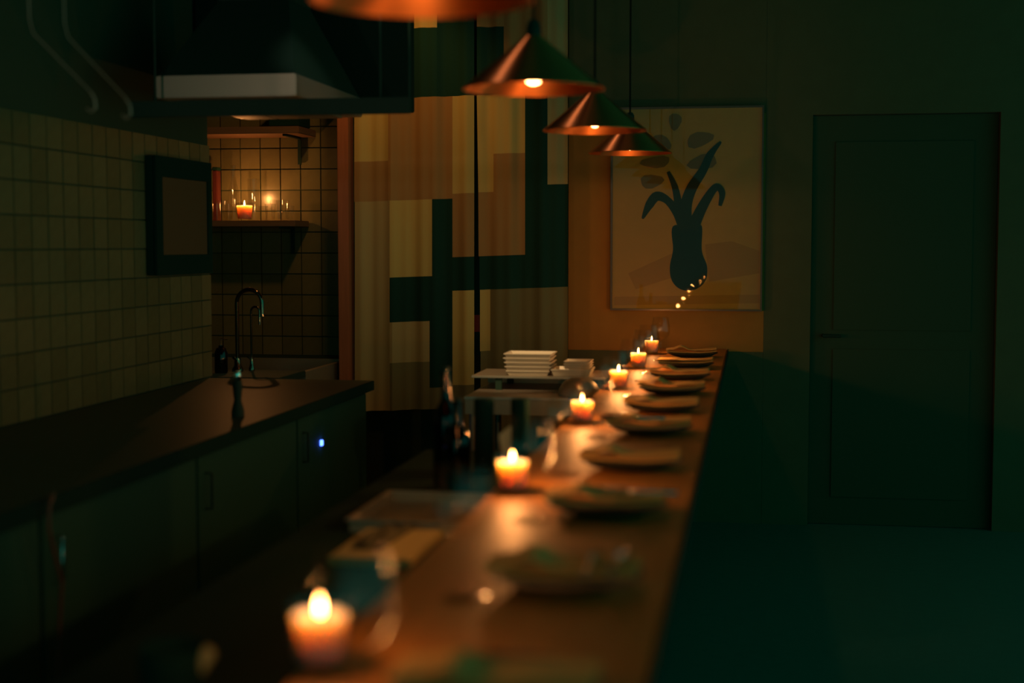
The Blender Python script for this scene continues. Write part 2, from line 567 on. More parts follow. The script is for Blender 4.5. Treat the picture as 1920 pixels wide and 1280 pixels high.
shelf_candle_x = P_on(457, 7.97)
candle((shelf_candle_x, 7.985, sz1 + .0005), 'lit candle among glassware on the niche shelf', None, 1.3, power=1.0)

def carafe(loc, label, r, h):
    t = thing('carafe', label, 'carafe', loc)
    G().lathe([(0, 0), (r, 0), (r * 1.02, .004), (r * 1.02, h * .55), (r * .5, h * .75), (r * .42, h * .9), (r * .55, h), (r * .50, h), (r * .37, h * .9), (r * .45, h * .74), (r * .95, h * .54), (r * .95, .008), (0, .008)], 28).build('carafe_body', M['glass'], t, True)
    return t
def tall_cyl(loc, label, r, h):
    t = thing('glass_jug', label, 'jug', loc)
    tumbler('jug_body', r, r * 1.02, h, M['glass'], t, .003)
    return t
carafe((P_on(436, 8.1), 8.125, sz1), 'tall slim glass carafe left of the shelf candle', .030, .33)
tall_cyl((P_on(475, 8.12), 8.13, sz1), 'tall straight glass jug right of the shelf candle', .036, .25)
tpos = [(405, 7.985, 'squat tumbler at the left end of the lower niche shelf'),
        (417, 8.07, 'second tumbler from the left end of the lower niche shelf'),
        (427, 7.965, 'third tumbler from the left on the lower niche shelf'),
        (494, 7.97, 'first tumbler right of the shelf candle and jug'),
        (507, 8.06, 'second tumbler right of the shelf candle, standing further back'),
        (520, 7.97, 'third tumbler right of the shelf candle, at the shelf front'),
        (531, 8.07, 'fourth tumbler right of the shelf candle, standing further back'),
        (543, 7.98, 'tumbler at the right end of the lower niche shelf')]
t0 = None
for i, (px, Y, lab) in enumerate(tpos):
    loc = (P_on(px, Y), Y, sz1)
    if t0 is None:
        t0 = thing('tumbler', lab, 'glass', loc, 0, 'tumblers on the niche shelf')
        tumbler('tumbler_body', .026, .034, .10, M['glass'], t0)
    else:
        dup(t0, loc, label=lab, sc=random.choice((.85, 1.0, 1.2)))
# red tin at far left of the niche, upright
M['tin'] = mat('tin_red', (.09, .015, .01), .6)
t = thing('red_tin', 'narrow dull red tin at the left end of the niche shelf behind tumblers', 'tin', (P_on(407, 8.11), 8.11, sz1))
G().box(-.015, .015, -.03, .03, 0, .30, b=.004).build('tin_body', M['tin'], t)
G().box(-.016, .016, -.031, .031, .3, .32, b=.003).build('tin_lid', M['black'], t)

# black frame on the left wall, close to its corner
fr = thing('wall_cabinet', 'black framed glossy cabinet on the tiled wall left of the niche', 'cabinet', (0, 0, 0))
ya, yb = atX(293, 420, XL + .05).y, atX(398, 420, XL + .052).y
za, zb = atX(396, 512, XL + .05).z, atX(396, 306, XL + .05).z
G().box(XL + .001, XL + .04, ya, yb, za, zb, b=.004).build('cabinet_body', M['black'], fr)
g = G()
g.box(XL + .041, XL + .052, ya, ya + .07, za, zb)
g.box(XL + .041, XL + .052, yb - .05, yb, za, zb)
g.box(XL + .041, XL + .052, ya + .07, yb - .05, za, za + .09)
g.box(XL + .041, XL + .052, ya + .07, yb - .05, zb - .09, zb)
g.build('door_frame', M['black'], fr)
G().box(XL + .041, XL + .046, ya + .071, yb - .051, za + .091, zb - .091).build('door_panel', mat('cabinet_panel', (.13, .085, .04), .5), fr)

# ------------------------------------------------------------------ extractor hood over the kitchen and the rack in front of it
hy = 5.32
h0, h1 = atY(292, 178, hy), atY(555, 179, hy)
ht = atY(555, 137, hy).z
hd = thing('extractor_hood', 'brushed steel extractor hood over the left worktop', 'hood', (0, 0, 0))
lip = G()
lip.box(h0.x, h1.x, hy, hy + .95, h1.z, ht, b=.004)
lip.build('canopy_lip', M['steel'], hd)
cx, cy = (h0.x + h1.x) / 2, hy + .48
v = [(h0.x + .01, hy + .01, ht + .001), (h1.x - .01, hy + .01, ht + .001), (h1.x - .01, hy + .94, ht + .001), (h0.x + .01, hy + .94, ht + .001),
     (cx - .15, cy - .15, ht + .34), (cx + .15, cy - .15, ht + .34), (cx + .15, cy + .15, ht + .34), (cx - .15, cy + .15, ht + .34)]
new('canopy_slope', v, [(0, 1, 5, 4), (1, 2, 6, 5), (2, 3, 7, 6), (3, 0, 4, 7), (4, 5, 6, 7), (0, 3, 2, 1)], M['blackmetal'], hd)
G().box(cx - .15, cx + .15, cy - .15, cy + .15, ht + .341, 3.1).build('duct', M['blackmetal'], hd)
for k in range(3):
    xa = h0.x + .06 + k * (h1.x - h0.x - .12) / 3
    G().box(xa + .005, xa + (h1.x - h0.x - .12) / 3 - .005, hy + .1, hy + .85, h1.z - .012, h1.z - .001).build('grease_filter', M['steel_worn'], hd)

ry = 5.22
r0, r1 = atY(240, 212, ry), atY(768, 212, ry)
rt_ = atY(768, 181, ry).z
rk = thing('hanging_rack', 'black metal rail hanging just in front of and below the steel hood', 'rack', (0, 0, 0))
G().box(r0.x, r1.x, ry, ry + .03, r1.z, rt_, b=.003).build('rail', M['blackmetal'], rk)
for xx in (r0.x + .1, (r0.x + r1.x) / 2 + .55, r1.x - .12):
    G().tube([(xx, ry + .03, rt_ - .001), (xx, ry + .03, 3.101)], .005, 8).build('hanger_rod', M['blackmetal'], rk, True)

# two long thin ladles hanging on slanted rods at the upper left
def ladle(px0, py0, px1, py1, Y, label):
    a, b_ = atY(px0, py0, Y), atY(px1, py1, Y)
    t = thing('steel_rod', label, 'rod', (b_.x, Y, b_.z), 0, 'slanted steel rods upper left')
    a = a - b_
    G().tube([(a.x - .01, 0, 3.24 - b_.z), (a.x - .01, 0, a.z + .04), tuple(a), (0, 0, 0)], .0018, 8).build('rod', M['steel_worn'], t, True)
    G().tube([(0, 0, 0), (.012, 0, -.02), (.014, 0, -.045), (.0, 0, -.055), (-.012, 0, -.045)], .003, 8).build('hook', M['steel_worn'], t, True)
ladle(128, 70, 236, 184, 3.7, 'thin slanted steel rod ending nearer to the hood')
ladle(62, 62, 170, 172, 3.7, 'thin slanted steel rod further left of the hood')

# ------------------------------------------------------------------ patchwork curtain
YC = 7.60
def fold(x):
    return .014 * math.sin(x * 2 * PI / .21) + .007 * math.sin(x * 2 * PI / .083 + 1.3)
def ytilt(y, x):
    k = min(1.0, max(0.0, (y - 50) / 130))
    return y - .035 * k * (x - 850)
def patch(parent, x0, x1, y0, y1, m, skew=0):
    nx = max(3, int((x1 - x0) / 5))
    front, back = [], []
    rows = 2
    for j in range(rows):
        yy = (y0, y1)[j]
        xs0 = x0 + skew * (yy - 180)
        for i in range(nx + 1):
            xx = xs0 + (x1 - xs0) * i / nx
            p = atY(xx, ytilt(yy, xx), YC)
            f_ = fold(p.x)
            front.append((p.x, YC + f_, p.z))
            back.append((p.x, YC + f_ + .003, p.z))
    n = len(front)
    v = front + back
    f = []
    W = nx + 1
    for i in range(nx):
        f.append((i, i + 1, W + i + 1, W + i))
        f.append((n + i, n + W + i, n + W + i + 1, n + i + 1))
        f.append((i, n + i, n + i + 1, i + 1))
        f.append((W + i, W + i + 1, n + W + i + 1, n + W + i))
    f.append((0, W, n + W, n))
    f.append((nx, n + nx, n + W + nx, W + nx))
    return new('patch', v, f, m, parent, True)
L, MI, BR, OL, BK = M['c_light'], M['c_mid'], M['c_brown'], M['c_olive'], M['c_black']
cl = thing('curtain', 'left patchwork curtain in cream, brown and black beside the wooden post', 'curtain', (0, 0, 0))
for a in [(665, 775, -70, 180, BK), (775, 820, -70, 52, L), (775, 820, 52, 180, BK), (820, 889, -70, 180, BK),
          (665, 729, 180, 297, L), (665, 729, 297, 372, BR), (666, 732, 372, 765, MI),
          (729, 811, 180, 372, BR), (732, 811, 372, 516, L), (732, 811, 516, 600, BK), (732, 806, 600, 676, MI), (732, 806, 676, 765, OL),
          (811, 848, 180, 372, BR), (811, 848, 372, 600, BK), (806, 848, 600, 725, BK), (806, 848, 725, 765, OL),
          (848, 889, 180, 363, L), (848, 889, 363, 482, BR), (848, 889, 482, 545, BK), (848, 889, 545, 722, L), (848, 889, 722, 900, OL)]:
    patch(cl, *a)
cr = thing('curtain', 'right patchwork curtain in cream, brown and black beside the ochre wall', 'curtain', (0, 0, 0))
for a in [(894, 945, -70, 50, BR), (894, 945, 50, 180, BK), (945, 984, -70, 180, BR), (984, 1027, -70, 180, BR), (1027, 1064, -70, 180, MI),
          (894, 925, 180, 362, L, .016), (896, 925, 362, 482, BR, .016 * .3), (899, 925, 482, 545, BK), (900, 918, 545, 660, L), (918, 1064, 545, 660, OL),
          (901, 1064, 660, 900, OL), (925, 984, 180, 291, L), (925, 984, 291, 482, BR), (925, 984, 482, 545, BK),
          (984, 1027, 180, 545, BK), (1027, 1064, 180, 352, MI), (1027, 1064, 352, 545, BK)]:
    patch(cr, *a)
# curtain rail and the dark strap in the gap
g = G().tube([(p1.x + .01, 7.6, 3.05), (xr0 + .05, 7.6, 3.05)], .012)
cz = atY(800, -70, YC).z
t = thing('curtain_rail', 'black rail carrying the patchwork curtains', 'rail', (0, 0, 0))
g.build('rail', M['blackmetal'], t, True)
for k in range(9):
    xx = p1.x + .05 + k * (xr0 - p1.x - .1) / 8
    G().tube([(xx, 7.6, 3.045), (xx, 7.6, cz + .0)], .003, 6).build('ring', M['blackmetal'], t)
for xx in (p1.x + .1, xr0 - .1):
    G().tube([(xx, 7.6, 3.055), (xx, 7.6, 3.101)], .006, 6).build('bracket', M['blackmetal'], t)
t = thing('hanging_strap', 'dark strap with a red band hanging in the gap between the curtains', 'strap', (0, 0, 0))
a0, a1 = atY(888, 380, 7.66), atY(903, 600, 7.66)
b0, b1 = atY(889, 590, 7.66), atY(904, 622, 7.66)
zlow = atY(900, 665, 7.66).z
G().box(a0.x, a1.x, 7.66, 7.665, b0.z, 3.04).build('strap_upper', M['c_black'], t)
G().box(a0.x, a1.x, 7.66, 7.665, b1.z, b0.z - .0005).build('red_band', M['red'], t)
G().box(a0.x, a1.x, 7.66, 7.665, zlow, b1.z - .0005).build('strap_lower', M['c_black'], t)

# ------------------------------------------------------------------ framed print on the back wall
YP = YW - .025
def pz(px, py): 
    p = atY(px, py, YP)
    return (p.x, p.z)
x0, z1 = pz(1150, 206)
x1, z0 = pz(1425, 580)
pr = thing('framed_print', 'large framed print of a dark vase with drooping leaves on the ochre wall', 'picture', (0, YP, 0))
pr.rotation_euler = (.0055, 0, 0)
G().box(x0, x1, .0, .02, z0, z1).build('print_sheet', M['print_bg'], pr)
fw_ = .010
g = G()
g.box(x0 - fw_, x0, -.012, .024, z0 - fw_, z1 + fw_)
g.box(x1, x1 + fw_, -.012, .024, z0 - fw_, z1 + fw_)
g.box(x0, x1, -.012, .024, z0 - fw_, z0)
g.box(x0, x1, -.012, .024, z1, z1 + fw_)
g.build('frame', mat('print_frame', (.10, .06, .03), .3, .3), pr)
def flat(pts, name, m, dep=-.0012):
    out = [pz(*p) for p in pts]
    return G().prism([(x, z) for x, z in out], dep, dep + .0011).build(name, m, pr)
def curve(pts, n=6):
    """Catmull-Rom closed outline"""
    out = []
    N = len(pts)
    for i in range(N):
        p_0, p_1, p_2, p_3 = pts[i - 1], pts[i], pts[(i + 1) % N], pts[(i + 2) % N]
        for k in range(n):
            t_ = k / n
            out.append(tuple(.5 * ((2 * p_1[c]) + (-p_0[c] + p_2[c]) * t_ + (2 * p_0[c] - 5 * p_1[c] + 4 * p_2[c] - p_3[c]) * t_ ** 2 + (-p_0[c] + 3 * p_1[c] - 3 * p_2[c] + p_3[c]) * t_ ** 3) for c in (0, 1)))
    return out
flat([(1178, 512), (1262, 474), (1262, 520), (1192, 542)], 'printed_patch', M['print_dark_ochre'], -.0012)  # darker table pattern printed on the sheet
flat([(1322, 458), (1372, 452), (1424, 470), (1424, 512), (1330, 528)], 'printed_patch', M['print_dark_ochre'], -.0012)
flat([(1152, 556), (1424, 552), (1424, 568), (1152, 572)], 'printed_patch', M['print_dark_ochre'], -.0012)  # faint band in place of the illegible lettering
flat(curve([(1262, 424), (1300, 426), (1316, 424), (1316, 470), (1326, 500), (1322, 528), (1300, 544), (1276, 542), (1260, 526), (1256, 500), (1262, 468)]), 'vase', M['print_dark'], -.0026)
def stroke(pts, ws, name, m, dep):
    """tapered curved leaf from a centre line"""
    Lf, R = [], []
    # resample
    cp = []
    for i in range(len(pts) - 1):
        p_0 = pts[max(i - 1, 0)]; p_1 = pts[i]; p_2 = pts[i + 1]; p_3 = pts[min(i + 2, len(pts) - 1)]
        for k in range(5):
            t_ = k / 5
            cp.append((tuple(.5 * ((2 * p_1[c]) + (-p_0[c] + p_2[c]) * t_ + (2 * p_0[c] - 5 * p_1[c] + 4 * p_2[c] - p_3[c]) * t_ ** 2 + (-p_0[c] + 3 * p_1[c] - 3 * p_2[c] + p_3[c]) * t_ ** 3) for c in (0, 1)), ws[i] + (ws[i + 1] - ws[i]) * t_))
    cp.append((pts[-1], ws[-1]))
    for i, (p, w_) in enumerate(cp):
        a = cp[max(i - 1, 0)][0]; b_ = cp[min(i + 1, len(cp) - 1)][0]
        dx, dy = b_[0] - a[0], b_[1] - a[1]
        l = math.hypot(dx, dy) or 1
        Lf.append((p[0] - dy / l * w_, p[1] + dx / l * w_))
        R.append((p[0] + dy / l * w_, p[1] - dx / l * w_))
    flat(Lf + R[::-1], name, m, dep)
d_ = -.0040
stroke([(1282, 428), (1270, 400), (1252, 376), (1232, 368), (1218, 384), (1205, 410)], [10, 8, 7, 9, 8, 2], 'leaf', M['print_leaf'], d_)
stroke([(1284, 430), (1274, 392), (1266, 352), (1253, 322)], [10, 8, 6, 3], 'leaf', M['print_leaf'], d_ - .0012)
stroke([(1290, 430), (1286, 390), (1296, 355), (1318, 320), (1332, 290), (1352, 266)], [10, 11, 10, 8, 7, 2], 'leaf', M['print_leaf'], d_ - .0024)
stroke([(1298, 430), (1312, 398), (1330, 366), (1344, 350), (1354, 362), (1350, 386)], [12, 10, 8, 6, 6, 3], 'leaf', M['print_leaf'], d_ - .0036)
for i, (fx, fy, rx, ry_, an) in enumerate([(1238, 268, 22, 14, .2), (1312, 262, 26, 14, -.3), (1222, 340, 22, 13, -.1), (1266, 228, 12, 16, .1), (1230, 304, 28, 11, -.1), (1318, 304, 28, 14, -.2)]):
    pts = []
    for k in range(12):
        a = 2 * PI * k / 12
        r = 1 + .12 * math.sin(3 * a + i)
        pts.append((fx + r * (rx * math.cos(a) * math.cos(an) - ry_ * math.sin(a) * math.sin(an)), fy + r * (rx * math.cos(a) * math.sin(an) + ry_ * math.sin(a) * math.cos(an))))
    flat(pts, 'flower', M['print_flower'], -.0026 - (i % 2) * .0003)
G().box(x0, x1, -.0115, -.0100, z0, z1).build('pane', M['pane'], pr)

# ------------------------------------------------------------------ copper pendants in a row
def pendant(loc, label, rz=0, bulb=True):
    t = thing('pendant_lamp', label, 'lamp', loc, rz, 'copper cone pendants in a row')
    R, H = .205, .152
    th = .0015
    G().lathe([(.020, H), (R, 0), (R, -.002), (R - .002, -.002), (R - .004, .001), (.018, H - .006)], 72).build('cone_shade', M['copper'], t, True)
    G().lathe([(0, H + .045), (.012, H + .044), (.020, H + .03), (.022, H - .002), (0, H - .002)], 24).build('cap', M['blackmetal'], t, True)
    G().tube([(0, 0, H + .043), (0, 0, 3.101 - loc[2])], .0045, 8).build('cord', M['cord'], t, True)
    G().lathe([(0, H - .007), (.017, H - .008), (.018, .074), (0, .073)], 20).build('socket', M['blackmetal'], t, True)
    G().lathe([(0, .0735), (.015, .073), (.024, .058), (.028, .044), (.027, .030), (.019, .017), (.009, .012), (0, .011)], 24).build('bulb', M['bulb'], t, True)
    return t
LZ = 1.5 + .45
for Yl, lab in ((2.58, 'copper cone pendant nearest the camera, cut off by the top of the picture'), (4.09, 'second copper cone pendant, showing its whole cone'),
                (5.60, 'third copper cone pendant, half hidden by the second one'), (6.99, 'farthest copper cone pendant, in front of the framed print')):
    xl = {2.58: 790, 4.09: 1000, 5.60: 1115, 6.99: 1181}[Yl]
    p = atY(xl, {2.58: 12, 4.09: 167, 5.60: 246, 6.99: 289}[Yl], Yl)
    if Yl in (5.60,):
        # its joist
        pass
    pendant((p.x, Yl, LZ), lab)
struct('trim_9', G().box(-3.9, 2.1, 5.56, 5.65, 3.1, 3.24), M['dark'])

# ------------------------------------------------------------------ candles along the bar
clist = [(600, 1135, 1.845, 'nearest lit candle, at the lower left on the bar'), (961, 855, 3.15, 'second lit candle along the bar, left of the dark plates'),
         (1092, 745, 4.37, 'third lit candle along the bar, beyond the pale card'), (1160, 690, 5.41, 'fourth lit candle along the bar, seen past a wine glass'),
         (1197, 657, 6.45, 'fifth lit candle on the bar, behind several wine glasses'),
         (1222, 634, 7.1, 'farthest lit candle on the bar, next to the ochre wall')]
for px, py, Y, lab in clist:
    p = atZ(px, py, BZ + .079)
    candle((p.x, p.y, BZ + .0005), lab, 'candles along the bar', power={600: .22, 961: .8, 1222: .28}.get(px, .85))
for Y in (.62, -.55):
    candle((-.52, Y, BZ + .0005), 'lit candle beside the camera on the bar, mirrored in the print glass' if Y > 0 else 'lit candle behind the camera on the bar, mirrored in the print glass', 'candles along the bar', power=.15)

# ------------------------------------------------------------------ wine glasses
def wine_glass(loc, label):
    t = thing('wine_glass', label, 'glass', loc, 0, 'wine glasses along the bar')
    G().lathe([(0, 0), (.034, 0), (.035, .0015), (.012, .005), (.005, .010), (0, .010)], 32).build('foot', M['glass'], t, True)
    G().lathe([(.005, .0101), (.0036, .02), (.0033, .07), (.005, .088), (0, .0885)], 14).build('stem', M['glass'], t, True)
    t.scale = (1.08, 1.08, 1.04)
    o_ = [(.0, .089), (.010, .091), (.026, .101), (.038, .118), (.0425, .135), (.0415, .155), (.037, .178), (.033, .200)]
    i_ = [(r - .0014, z) for r, z in o_[::-1][:-2]] + [(0, .093)]
    G().lathe(o_ + [(.0323, .2007)] + i_, 40).build('bowl', M['glass'], t, True)
    return t
gl = [(1.62, 'wine glass nearest the camera, low by the first candle'), (2.24, 'wine glass left of the nearest whole plate'), (2.88, 'wine glass just right of the second candle'),
      (3.47, 'wine glass between the second and third candles'), (4.14, 'wine glass right of the third candle'), (4.72, 'wine glass between the third and fourth candles'),
      (5.28, 'wine glass in front of the fourth candle\'s right side'), (5.87, 'wine glass just beyond the fourth candle'), (6.22, 'wine glass beside the fifth candle'),
      (6.92, 'farthest wine glass, nearest the ochre wall')]
w0 = None
for i, (Y, lab) in enumerate(gl):
    loc = (-.432 + random.uniform(-.005, .005), Y - .095, BZ)
    if w0 is None: w0 = wine_glass(loc, lab)
    else: dup(w0, loc, label=lab)
# ------------------------------------------------------------------ plates with folded napkins
def plate(loc, label):
    t = thing('plate', label, 'plate', loc, 0, 'plates along the bar')
    G().lathe([(0, 0), (.062, 0), (.064, .003), (.095, .008), (.124, .021), (.126, .0235), (.1235, .0245), (.094, .0135), (.06, .009), (0, .009)], 56).build('plate_body', M['plate'], t, True)
    return t
def napkin(loc, rz, label, hump, wid=.105, seed=0):
    rnd = random.Random(seed)
    t = thing('napkin', label, 'napkin', loc, rz, 'folded napkins on the plates')
    n = 34
    xa, xb = -.116, .122
    def base(x):
        return .0275 + .0085 * (x / .118) ** 2 + .0008 * math.sin(40 * x + seed)
    bot = []
    for i in range(n + 1):
        x = xb + (xa - xb) * i / n
        bot.append((x, base(x)))
    top = []
    for i in range(n + 1):
        x = xa + (xb - xa) * i / n
        e = min(1, (x - xa) / .02)
        h_ = hump * math.exp(-((x + .050) / .028) ** 2) + .0035 * e + .003 * math.exp(-((x - .05) / .06) ** 2)
        top.append((x, base(x) + .004 + h_))
    path = bot + [(xa - .005, base(xa) + .003)] + top
    th = .0024
    rows = []
    NY = 5
    verts, faces = [], []
    P = len(path)
    def normal(i):
        a = path[max(i - 1, 0)]; b_ = path[min(i + 1, P - 1)]
        dx, dz_ = b_[0] - a[0], b_[1] - a[1]
        l = math.hypot(dx, dz_) or 1
        return (-dz_ / l, dx / l)
    for j in range(NY + 1):
        y = -wid / 2 + wid * j / NY
        for s_ in (0, 1):
            for i, (x, z) in enumerate(path):
                nx_, nz_ = normal(i)
                wob = .0008 * math.sin(3 * y / wid + 22 * x + seed)
                verts.append((x + nx_ * th * s_, y + .003 * math.sin(18 * x + seed), z + nz_ * th * s_ + wob))
    W = 2 * P
    for j in range(NY):
        for i in range(P - 1):
            a = j * W + i
            faces.append((a, a + 1, a + W + 1, a + W))
            a2 = a + P
            faces.append((a2, a2 + W, a2 + W + 1, a2 + 1))
        faces.append((j * W, j * W + P, (j + 1) * W + P, (j + 1) * W))
        a = j * W + P - 1
        faces.append((a, a + W, a + W + P, a + P))
    for i in range(P - 1):
        faces.append((i, i + P, i + P + 1, i + 1))
        b0_ = NY * W
        faces.append((b0_ + i, b0_ + i + 1, b0_ + i + P + 1, b0_ + i + P))
    new('cloth', verts, faces, M['linen'], t, True)
    return t
pl = [(1.66, -.295), (2.26, -.292), (2.90, -.290), (3.49, -.288), (4.17, -.290), (4.72, -.288), (5.30, -.287), (5.87, -.286), (6.43, -.287), (7.05, -.285)]
names = ['nearest', 'second nearest', 'third nearest', 'fourth nearest', 'fifth nearest', 'fifth farthest', 'fourth farthest', 'third farthest', 'second farthest', 'farthest']
hum = [.014, .020, .016, .015, .014, .010, .020, .020, .005, .018]
pl0 = None
for i, (Y, X) in enumerate(pl):
    lab = 'dark stoneware plate %s along the bar, under a folded napkin' % (names[i] if True else '')
    if pl0 is None: pl0 = plate((X, Y, BZ), lab)
    else: dup(pl0, (X, Y, BZ), label=lab)
    napkin((X - .004, Y - .01, BZ), random.uniform(-.05, .05), 'folded linen napkin lying on the %s plate' % names[i], hum[i], .10, i)
# cutlery
def knife(loc, rz, label, fork=False):
    t = thing('fork' if fork else 'table_knife', label, 'fork' if fork else 'knife', loc, rz, 'cutlery on the near napkins')
    G().tube([(0, -.09, 0), (0, -.05, .001), (0, .01, .0015)], [.0058, .0048, .0035], 10).build('handle', M['chrome'], t, True)
    if fork:
        G().tube([(0, .0101, .0015), (0, .04, .001)], [.003, .0028], 8).build('neck', M['chrome'], t, True)
        for k in range(4):
            xx = -.009 + k * .006
            G().tube([(xx * .6, .0405, .001), (xx, .052, -.001), (xx, .085, .003)], [.003, .002, .001], 6).build('tine', M['chrome'], t, True)
    else:
        G().prism([(-.0012, -.008), (.0012, -.008), (.0009, .008), (-.0009, .008)], .0102, .10).build('blade', M['chrome'], t)
        bpy.data.objects[t.children[-1].name].rotation_euler = (0, PI / 2, 0)
    return t
knife((-.250, 2.245, BZ + .0455), .03, 'table knife lying on the second nearest napkin')
knife((-.205, 2.24, BZ + .0475), -.04, 'fork lying on the right end of the second nearest napkin', True)
knife((-.335, 4.15, BZ + .0455), PI / 2 + .1, 'table knife lying across the fifth nearest napkin')
knife((-.235, 2.90, BZ + .0455), PI / 2 - .06, 'table knife lying across the third nearest napkin')

# ------------------------------------------------------------------ stainless tables and crockery at the far pass
def table(x0, x1, y0, y1, z, label, shelf_z=None):
    t = thing('steel_table', label, 'table', (0, 0, 0))
    G().box(x0, x1, y0, y1, z - .012, z, b=.002).build('table_top', M['steel'], t)
    G().box(x0 + .004, x1 - .004, y0 + .002, y0 + .014, z - .075, z - .013).build('apron', M['steel_worn'], t)
    for xx in (x0 + .03, x1 - .03):
        for yy in (y0 + .04, y1 - .04):
            G().tube([(xx, yy, 0), (xx, yy, z - .0125)], .016, 12).build('leg', M['steel_worn'], t, True)
    G().box(x0 + .02, x1 - .02, y0 + .03, y1 - .02, .2, .215).build('undershelf', M['steel_worn'], t)
    return t
TX0 = atZ(870, 743, .86).x
TY = atZ(870, 743, .86).y
TX1 = bx0 - .04
table(TX0, TX1, TY, TY + .70, .86, 'lower stainless steel table beyond the bar, below the stacked dishes')
# raised shelf standing on the table
OY = TY + .28
oz = atY(900, 704, OY).z
ox0, ox1 = atY(884, 704, OY).x, bx0 - .05
t = thing('raised_shelf', 'raised stainless steel shelf on the table, carrying stacked dishes', 'shelf', (0, 0, 0))
G().box(ox0, ox1, OY, OY + .36, oz - .01, oz, b=.002).build('shelf_board', M['steel'], t)
for xx in (ox0 + .12, ox1 - .15):
    for yy in (OY + .02, OY + .33):
        G().box(xx - .014, xx + .014, yy - .01, yy + .01, .8605, oz - .0105).build('leg', M['blackmetal'], t)
G().box(ox0 + .01, ox1 - .01, OY + .345, OY + .355, .8605, oz - .0105).build('back_panel', M['steel_worn'], t)

def dish(loc, w_, d, h, lab, name, grp, n=1):
    t = thing(name, lab, 'dish', loc, 0, grp)
    # rectangular dish, tapering to its foot, hollow
    def ring(a, b_, z): return [(-a, -b_, z), (a, -b_, z), (a, b_, z), (-a, b_, z)]
    rs = [ring(w_ * .44, d * .44, 0), ring(w_ * .485, d * .485, h * .8), ring(w_ * .5, d * .5, h * .82), ring(w_ * .5, d * .5, h), ring(w_ * .48, d * .48, h), ring(w_ * .42, d * .42, h * .25)]
    v = [p for r in rs for p in r]
    f = [(0, 1, 2, 3)]
    for i in range(len(rs) - 1):
        for k in range(4):
            f.append((i * 4 + k, i * 4 + (k + 1) % 4, (i + 1) * 4 + (k + 1) % 4, (i + 1) * 4 + k))
    f.append(tuple(20 + k for k in range(4)))
    new('dish_body', v, f, M['white'], t)
    return t
DY = OY + .12
dl, dr_ = atY(948, 690, OY + .04), atY(1031, 690, OY + .04)
dw = dr_.x - dl.x
dcx = (dl.x + dr_.x) / 2
top_z = atY(990, 663, OY + .04).z
# base dish (narrower), then four in the stack
dish((dcx, DY, oz), dw * .98, .17, .022, 'low dish at the bottom of the taller stack of dishes', 'serving_dish', 'stacked dishes on the raised shelf')
nd = 4
hh = (top_z - oz - .022) / nd
labs = ['second dish up in the taller stack of dishes', 'third dish up in the taller stack of dishes', 'fourth dish up in the taller stack of dishes', 'topmost dish of the taller stack of dishes']
for k in range(nd):
    dish((dcx + random.uniform(-.002, .002), DY, oz + .0222 + k * (hh + .0001)), dw * (1.05 + .012 * k), .18, hh, labs[k], 'serving_dish', 'stacked dishes on the raised shelf')
e0, e1 = atY(1033, 698, OY + .04), atY(1108, 698, OY + .04)
ew = e1.x - e0.x
ex1 = ox1 - .02
dish(((e0.x + e1.x) / 2, DY, oz), ew, .17, .030, 'shallow tray below the short stack right of the tall stack', 'serving_tray', 'low trays on the raised shelf')
for k in range(3):
    dish(((e0.x + e1.x) / 2 + ew * .14, DY, oz + .0302 + k * .0115), ew * .66, .15, .0114, ['lowest small dish of the short stack', 'middle small dish of the short stack', 'topmost small dish of the short stack'][k], 'small_dish', 'small dishes in the short stack')
# steel bowl upside down on the table near the bar
def bowl(loc, r, h, lab, m):
    t = thing('mixing_bowl', lab, 'bowl', loc)
    G().lathe([(r, 0), (r * 1.03, .003), (r * .97, h * .35), (r * .75, h * .75), (r * .4, h * .97), (0, h), (0, h - .004), (r * .38, h * .93), (r * .72, h * .7), (r * .94, h * .3), (r * .97, 0)], 40).build('bowl_body', m, t, True)
q = atY(1128, 712, 6.15)
bowl((bx0 - .15, TY + .13, .8605), .09, .075, 'overturned steel bowl at the table corner next to the bar', M['steel_worn'])
# two black canisters before the table, standing on the low service counter
# ------------------------------------------------------------------ service counter right behind the bar (lower)
SZ = .80
scx1 = bx0 - .004 + .09
svc = thing('service_counter', 'low dark service counter on the kitchen side of the bar', 'counter', (0, 0, 0))
G().box(-1.10, bx0 + .08, .3, 4.75, SZ - .03, SZ, b=.002).build('worktop', mat('dark_rubber_top', (.014, .045, .03), .85, spec=.1), svc)
G().box(-1.07, bx0 + .07, .35, 4.7, .0, SZ - .031).build('counter_body', M['cabinet'], svc)

def canister(px0, px1, ptop, Y, lab):
    a, b_ = atY(px0, ptop, Y), atY(px1, ptop, Y)
    r = (b_.x - a.x) / 2
    h = a.z - SZ
    t = thing('canister', lab, 'canister', ((a.x + b_.x) / 2, Y, SZ), 0, 'black canisters')
    G().lathe([(0, 0), (r * .95, 0), (r, .005), (r, h - .03), (r * .98, h - .025), (0, h - .025)], 28).build('canister_body', M['black'], t, True)
    G().lathe([(0, h - .0245), (r * 1.0, h - .0245), (r * 1.0, h - .004), (r * .94, h), (0, h)], 28).build('lid', M['black'], t, True)
canister(889, 926, 747, 4.3, 'tall black canister, the left one of the pair below the steel table')
canister(958, 992, 747, 4.3, 'tall black canister, the right one of the pair below the steel table')

